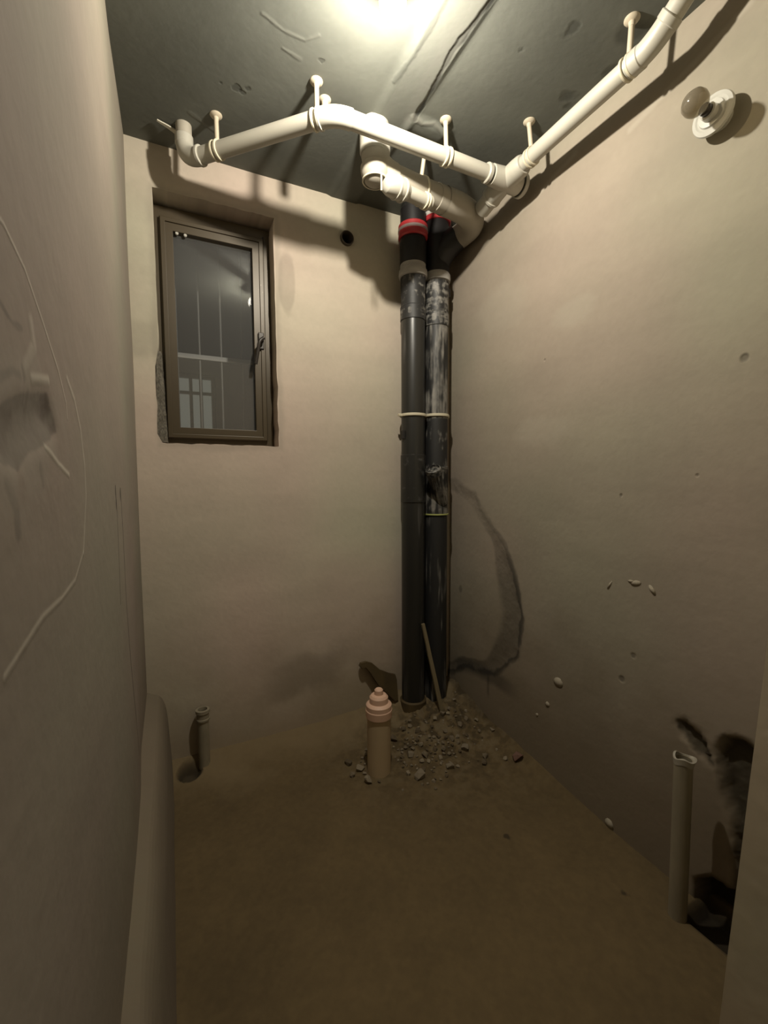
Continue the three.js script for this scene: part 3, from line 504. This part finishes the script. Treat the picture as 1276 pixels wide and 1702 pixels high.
{
  const R = 0.0545, x = -0.131, z = ZL, t = thing('stack_pipe', 'right black stack pipe, scuffed with white dust, in the corner', 'stack pipe', [x, 0, z], 'black stacks in the corner');
  const at = (y) => V(x, y, z), UP = V(0, 1, 0), y0 = 0.02;
  part(t, 'pipe', pipe(at(y0), at(1.0), R), M.blackDusty);
  part(t, 'pipe', pipe(at(1.46), at(2.10), R), M.blackScuffed, 'pipe length streaked with plaster dust');
  part(t, 'pipe', pipe(at(1.20), at(1.46), R), M.blackDusty);
  part(t, 'top_tee', lathe(at(2.09), at(3), [[R, 0], [R + 0.004, 0.004], [R + 0.004, 0.24], [R, 0.25], [R, 0.31]]), M.rubber);
  part(t, 'tee_branch', bend([V(x, 2.15, z), V(x + 0.010, 2.230, z + 0.01), V(-0.067, 2.275, z + 0.075)], R + 0.0008), M.rubber);
  part(t, 'red_ring', ring(at(2.362), UP, R + 0.001, 0.022, 0.010), M.red, 'red plastic ring');
  part(t, 'pale_band', ring(at(2.383), UP, R + 0.002, 0.020, 0.007), M.whiteTape, 'white band above the ring');
  part(t, 'collar', lathe(at(2.088), at(3), [[R, 0], [R + 0.008, 0.002], [R + 0.010, 0.014], [R + 0.009, 0.030], [R + 0.003, 0.040], [R + 0.002, 0.062], [R, 0.064]]), M.greyCollar, 'dusty grey collar');
  part(t, 'coupling', lathe(at(1.885), at(3), [[R, 0], [R + 0.004, 0.002], [R + 0.004, 0.06], [R + 0.001, 0.064], [R + 0.001, 0.12], [R + 0.003, 0.19], [R, 0.192]]), M.blackScuffed);
  part(t, 'socket', lathe(at(1.005), at(3), [[R, 0], [R + 0.004, 0.002], [R + 0.004, 0.215], [R + 0.006, 0.218], [R + 0.006, 0.228], [R, 0.23]]), M.blackScuffed);
  part(t, 'branch', lathe(V(x + 0.012, 1.055, z + 0.03), V(x - 0.085, 1.24, z + 0.10), [[0.0, 0], [0.03, 0], [0.033, 0.02], [0.033, 0.17], [0.036, 0.172], [0.036, 0.20], [0.031, 0.203], [0.029, 0.19], [0, 0.19]]), M.blackScuffed, 'dusty branch stub slanting left');
  part(t, 'gasket_ring', ring(at(1.008), UP, R + 0.002, 0.007, 0.005), M.greenGasket, 'yellow green gasket');
  const c = part(t, 'wall_clamp', ring(at(1.475), UP, R + 0.002, 0.013, 0.006), M.strap, 'cream clamp');
  for (const [a, b] of [[-R - 0.007, -R - 0.001], [R + 0.002, R + 0.016]]) part(c, 'clamp_ear', box(x + a, x + b, 1.469, 1.481, z - 0.008, z + 0.008), M.strap);
  part(t, 'lug', box(x + R - 0.003, x + R + 0.010, 2.03, 2.07, z - 0.006, z + 0.02), M.rubber);
}
// short black sleeve through the back wall
{
  const t = thing('pipe_sleeve', 'short dark pipe sleeve poking out of the back wall', 'pipe sleeve', [-0.547, 2.234, 0]);
  part(t, 'sleeve', lathe([-0.547, 2.234, -0.19], [-0.547, 2.234, 1], [[0.026, 0], [0.0298, 0], [0.0298, 0.205], [0.026, 0.206], [0.026, 0]]), mat('sleeve', { color: new THREE.Color().setRGB(0.07, 0.055, 0.04), roughness: 0.6 }));
  part(t, 'plug', lathe([-0.547, 2.234, -0.16], [-0.547, 2.234, 1], [[0, 0], [0.0262, 0], [0.0262, 0.02], [0, 0.02]]), M.rubber);
}
// wall lamp holder with an unlit bulb on the right wall
{
  const y = 2.076, z = 1.197, t = thing('wall_lamp', 'round white lamp holder with an unlit glass bulb on the right wall', 'lamp', [0, y, z]);
  part(t, 'stem', lathe([0.006, y, z], [-1, y, z], [[0, 0], [0.028, 0], [0.028, 0.008], [0.017, 0.012], [0.017, 0.036], [0, 0.036]]), M.porcelain);
  part(t, 'back_plate', lathe([-0.030, y, z], [-1, y, z], [[0, 0], [0.046, 0], [0.048, 0.004], [0.046, 0.009], [0.038, 0.011], [0.034, 0.009], [0.031, 0.010], [0.029, 0.015], [0, 0.016]]), M.porcelain);
  part(t, 'socket', lathe([-0.042, y, z], [-1, y, z], [[0, 0], [0.019, 0], [0.018, 0.018], [0.015, 0.020], [0, 0.018]]), M.porcelain);
  part(t, 'screw_base', lathe([-0.058, y, z], [-1, y, z], [[0, 0], [0.013, 0], [0.0135, 0.014], [0.010, 0.018], [0, 0.018]]), M.darkMetal, 'dark screw base');
  const glass = new THREE.MeshPhysicalMaterial({ color: new THREE.Color().setRGB(0.50, 0.46, 0.38), transmission: 0.85, thickness: 0, roughness: 0.10, ior: 1.5 });
  part(t, 'bulb', lathe([-0.072, y, z], [-1, y, z], [[0.010, 0], [0.012, 0.006], [0.020, 0.015], [0.027, 0.027], [0.029, 0.038], [0.027, 0.050], [0.019, 0.060], [0.009, 0.065], [0, 0.066]]), glass, 'smoky unlit glass bulb');
}
// loose plaster flake on the ceiling by the left pipe
{
  const g = new THREE.BoxGeometry(0.075, 0.004, 0.014, 10, 1, 3), p = g.attributes.position;
  for (let i = 0; i < p.count; i++) { const x = p.getX(i); p.setZ(i, p.getZ(i) * (0.5 + 0.9 * (x / 0.075 + 0.5)) + 0.004 * (fbm(x * 60, 1, 2) - 0.5)); p.setY(i, p.getY(i) - 0.010 * Math.pow(x / 0.075 + 0.5, 2)); }
  g.computeVertexNormals(); g.rotateY(0.35);
  const t = thing('plaster_flake', 'pale sliver of loose plaster hanging from the ceiling at the left pipe end', 'plaster', [-1.245, H - 0.006, 0.115]); g.translate(-1.245, H - 0.006, 0.115);
  part(t, 'flake', g, mat('flake', { color: new THREE.Color().setRGB(0.5, 0.47, 0.38), roughness: 0.9 }));
}

// ---------------------------------------------------------------- pipes standing on the floor
{
  const x = -0.569, z = 0.355, b = floorH(x, z), R = 0.047, t = thing('capped_pipe', 'thick cream pipe stub with a stepped pinkish cap, standing in the rubble', 'pipe stub', [x, b, z]), at = (y) => V(x, y, z);
  part(t, 'pipe', pipe(at(b - 0.03), at(0.262), R), M.pvcCream);
  part(t, 'socket', lathe(at(0.232), at(3), [[R, 0], [R + 0.005, 0.004], [R + 0.006, 0.032], [R + 0.003, 0.036], [R, 0.037]]), M.capPink, 'pinkish socket ring');
  part(t, 'cap', lathe(at(0.264), at(3), [[R + 0.001, 0], [R + 0.004, 0.003], [R + 0.004, 0.020], [R - 0.002, 0.026], [0.038, 0.029], [0.037, 0.050], [0.030, 0.058], [0.018, 0.061], [0.017, 0.078], [0.012, 0.083], [0, 0.084]]), M.capPink, 'stepped pinkish cap');
}
{
  const x = -1.20, z = 0.04, b = floorH(x, z), R = 0.0215, t = thing('standpipe', 'thin cream pipe with a socket end standing near the left ledge', 'standpipe', [x, b, z]), at = (y) => V(x, y, z);
  part(t, 'pipe', pipe(at(b - 0.02), at(0.236), R, 0.004), M.pvcGrimy);
  part(t, 'socket', lathe(at(0.215), at(3), [[R, 0], [R + 0.004, 0.003], [R + 0.004, 0.010], [R + 0.002, 0.012], [R + 0.002, 0.030], [R + 0.005, 0.034], [R + 0.005, 0.046], [R - 0.004, 0.047], [R - 0.007, 0.020], [R - 0.007, 0]]), M.pvcGrimy);
}
{
  const x = -0.103, z = 1.235, b = floorH(x, z), R = 0.0215, t = thing('standpipe', 'tall grey white pipe standing by the broken right wall', 'standpipe', [x, b, z]), at = (y) => V(x + (0.44 - y) * 0.01, y, z);
  part(t, 'pipe', pipe(at(b - 0.02), at(0.44), R, 0.003), M.pvcGrimy);
  // torn lip of the cut end
  const g = lathe(at(0.43), at(3), [[R - 0.003, 0], [R + 0.001, 0], [R + 0.002, 0.016], [R - 0.003, 0.017], [R - 0.003, 0]]), p = g.attributes.position;
  for (let i = 0; i < p.count; i++) { const a = Math.atan2(p.getZ(i) - z, p.getX(i) - x), k = p.getY(i) > 0.435 ? Math.max(0, Math.cos(a - 0.5)) : 0; p.setX(i, p.getX(i) + 0.014 * k * k); p.setY(i, p.getY(i) - 0.010 * k * k * k + 0.004 * Math.sin(a * 3)); }
  g.computeVertexNormals(); part(t, 'torn_lip', g, M.pvcDustAndShade, 'torn white lip');
}
// wooden lath leaning between the stacks
{
  const a = V(-0.166, floorH(-0.166, 0.20) - 0.01, 0.20), b = V(-0.243, 0.50, 0.152), d = b.clone().sub(a), L = d.length();
  const g = new THREE.BoxGeometry(0.018, L, 0.010, 3, 30, 2), p = g.attributes.position; for (let i = 0; i < p.count; i++) { const y = p.getY(i); p.setX(i, p.getX(i) * (1 - 0.35 * (y / L)) + 0.004 * (fbm(y * 8, 4, 2) - 0.5)); }
  g.computeVertexNormals(); g.applyQuaternion(new THREE.Quaternion().setFromUnitVectors(V(0, 1, 0), d.normalize())); const c = a.clone().lerp(b, 0.5); g.translate(c.x, c.y, c.z);
  const t = thing('wooden_lath', 'narrow wooden lath leaning against the gap between the black stacks', 'wood strip', [a.x, a.y, a.z]); part(t, 'lath', g, M.wood);
}
// dark brown bent board leaning at the back wall
{
  const s = new THREE.Shape([[-0.118, 0.112], [-0.112, 0.122], [-0.085, 0.124], [-0.058, 0.113], [-0.02, 0.075], [0.03, 0.048], [0.060, 0.037], [0.066, 0.012], [0.066, -0.085], [0.05, -0.085], [0.02, -0.05], [-0.03, 0.005], [-0.07, 0.075], [-0.09, 0.10], [-0.108, 0.098]].map((q) => new THREE.Vector2(...q)));
  const g = new THREE.ExtrudeGeometry(s, { depth: 0.014, bevelEnabled: true, bevelSize: 0.002, bevelThickness: 0.002, bevelSegments: 2 }); g.rotateX(-0.15); g.translate(-0.395, 0.19, 0.035);
  const t = thing('board_offcut', 'dark brown bent offcut propped on the back wall behind the capped pipe', 'wood offcut', [-0.395, 0.10, 0.04]); part(t, 'offcut', g, M.brownBoard);
}
// ---------------------------------------------------------------- rubble
{
  const tones = [[0.20, 0.165, 0.115], [0.16, 0.128, 0.085], [0.23, 0.19, 0.13], [0.10, 0.075, 0.045]].map((c, i) => mat('rubble' + i, { color: new THREE.Color().setRGB(...c), roughness: 0.96 }));
  const shapes = [];
  for (let k = 0; k < 7; k++) { const pts = []; for (let i = 0; i < 16; i++) { const v = V(rnd() - 0.5, rnd() - 0.5, rnd() - 0.5).normalize().multiplyScalar(0.8 + 0.3 * rnd()); pts.push(V(v.x, v.y * 0.72, v.z * (0.7 + 0.3 * rnd()))); } shapes.push(new ConvexGeometry(pts)); }
  const put = (name, label, category, x, z, r, material, group, sink = 0.55) => {
    const m = shadowed(new THREE.Mesh(shapes[Math.floor(rnd() * shapes.length)], material)); m.name = numbered(name); m.userData = { label, category }; if (group) m.userData.group = group;
    m.scale.set(r, r, r); m.rotation.set(rnd() * 0.5, rnd() * 6.28, rnd() * 0.5); m.position.set(x, floorH(x, z) + r * sink * 0.72, z); scene.add(m); return m;
  };
  const blocked = (x, z, r) => Math.hypot(x + 0.569, z - 0.355) < 0.05 + r || Math.hypot(x + 0.258, z - ZL) < 0.067 + r || Math.hypot(x + 0.131, z - ZL) < 0.06 + r || x > -0.012 - r || z < 0.03 + r;
  const placed = [];
  const toneWord = ['greyish', 'brownish', 'pale', 'dark'];
  const lumpLabel = (x, z, r) => {
    const k = Math.floor(rnd() * 4), size = r > 0.016 ? 'large' : r > 0.009 ? 'medium' : 'tiny';
    const at = Math.hypot(x + 0.569, z - 0.355) < 0.14 ? 'close beside the capped pipe' : z < 0.26 ? 'at the foot of the black stacks' : x > -0.2 ? 'towards the right wall' : z > 0.44 ? 'along the front edge of the heap' : 'in the middle of the heap';
    const label = `${size} ${toneWord[k]} mortar lump ${at}`;
    return [label, 'rubble', x, z, r, tones[k], label.replace('lump', 'lumps')];
  };
  const scatter = (n, cx, cz, sx, sz, r0, r1) => {
    for (let k = 0, tries = 0; k < n && tries < 4000; tries++) {
      const gx = cx + sx * (rnd() + rnd() + rnd() - 1.5), gz = cz + sz * (rnd() + rnd() + rnd() - 1.5), r = r0 + (r1 - r0) * Math.pow(rnd(), 2.2);
      if (blocked(gx, gz, r) || placed.some(([a, b, q]) => Math.hypot(a - gx, b - gz) < (q + r) * 0.92)) continue;
      placed.push([gx, gz, r]); k++;
      put('rubble_chunk', ...lumpLabel(gx, gz, r));
    }
  };
  const own = (x, z, r, label, c) => { placed.push([x, z, r]); put('rubble_chunk', label, 'rubble', x, z, r, c); };
  own(-0.640, 0.322, 0.021, 'pale mortar lump touching the left side of the capped pipe', tones[2]);
  own(-0.634, 0.398, 0.022, 'whitish mortar lump lying in front of the capped pipe, to its left', tones[2]);
  own(-0.668, 0.270, 0.019, 'dark mortar lump farthest left in the rubble heap', tones[3]);
  own(-0.045, 0.575, 0.027, 'reddish brown broken brick lump at the foot of the right wall', mat('brickLump', { color: new THREE.Color().setRGB(0.17, 0.095, 0.07), roughness: 0.9 }));
  own(-0.085, 0.545, 0.012, 'pale crumb just left of the reddish brick lump', tones[2]);
  own(-0.445, 0.47, 0.028, 'largest mortar lump at the front edge of the rubble heap', tones[0]);
  scatter(105, -0.36, 0.35, 0.15, 0.15, 0.006, 0.030);
  scatter(40, -0.19, 0.28, 0.15, 0.20, 0.005, 0.018);
  scatter(10, -0.60, 0.33, 0.06, 0.08, 0.005, 0.016);
}

// ---------------------------------------------------------------- outside the window
{
  mat('grilleBar', { color: new THREE.Color().setRGB(0.20, 0.20, 0.19), roughness: 0.6 });
  const t = thing('window_grille', 'white metal security grille with a rail and upright bars outside the dark window', 'window grille', [-1.08, 1.25, -0.2]);
  const rm = mat('railing', { color: new THREE.Color().setRGB(0.34, 0.34, 0.32), roughness: 0.5 }), gz = -0.45;
  part(t, 'rail', box(-1.45, -0.72, 1.755, 1.778, gz - 0.012, gz + 0.012), rm);
  part(t, 'rail', box(-1.45, -0.72, 1.255, 1.275, gz - 0.012, gz + 0.012), rm);
  part(t, 'rail', box(-1.45, -0.72, 2.50, 2.52, gz - 0.012, gz + 0.012), rm);
  for (const x of [-1.45, -0.72]) for (const y of [1.265, 1.766, 2.51]) part(t, 'wall_arm', rod([x, y, -0.19], [x, y, gz - 0.01], 0.009), rm);
  for (let k = 0; k < 8; k++) { const x = -1.43 + k * 0.0985; part(t, 'bar', rod([x, 1.26, gz], [x, 2.51, gz], 0.0045), M.grilleBar); }
  const b = thing('apartment_building', 'dim neighbouring building facade with one lit barred window', 'building', [-0.5, -1, -3.2]);
  part(b, 'facade', box(-3, 2.5, -1.0, 5.5, -3.4, -3.1), mat('facade', { color: new THREE.Color().setRGB(0.24, 0.21, 0.17), roughness: 0.9 }));
  const lit = new THREE.MeshStandardMaterial({ color: new THREE.Color().setRGB(0.3, 0.3, 0.27), emissive: new THREE.Color().setRGB(0.9, 0.95, 0.8), emissiveIntensity: 0.10, roughness: 0.6 });
  const wf = part(b, 'window_frame', mergeGeometries([box(-1.30, -0.83, 1.60, 1.64, -3.1, -3.02), box(-1.30, -0.83, 2.22, 2.26, -3.1, -3.02), box(-0.87, -0.83, 1.62, 2.24, -3.1, -3.02), box(-1.30, -1.27, 1.62, 2.24, -3.1, -3.02), box(-1.08, -1.05, 1.62, 2.24, -3.1, -3.03), box(-0.985, -0.955, 1.62, 2.24, -3.1, -3.03), box(-1.28, -0.85, 2.06, 2.085, -3.1, -3.03)]), mat('darkFrame', { color: new THREE.Color().setRGB(0.06, 0.06, 0.05), roughness: 0.6 }));
  for (const [x0, x1] of [[-1.27, -1.08], [-1.05, -0.985], [-0.955, -0.87]]) for (const [y0, y1] of [[1.64, 2.06], [2.085, 2.22]]) part(wf, 'pane', box(x0, x1, y0, y1, -3.1, -3.08), lit, 'lit pane');
}
renderer.render(scene, camera);
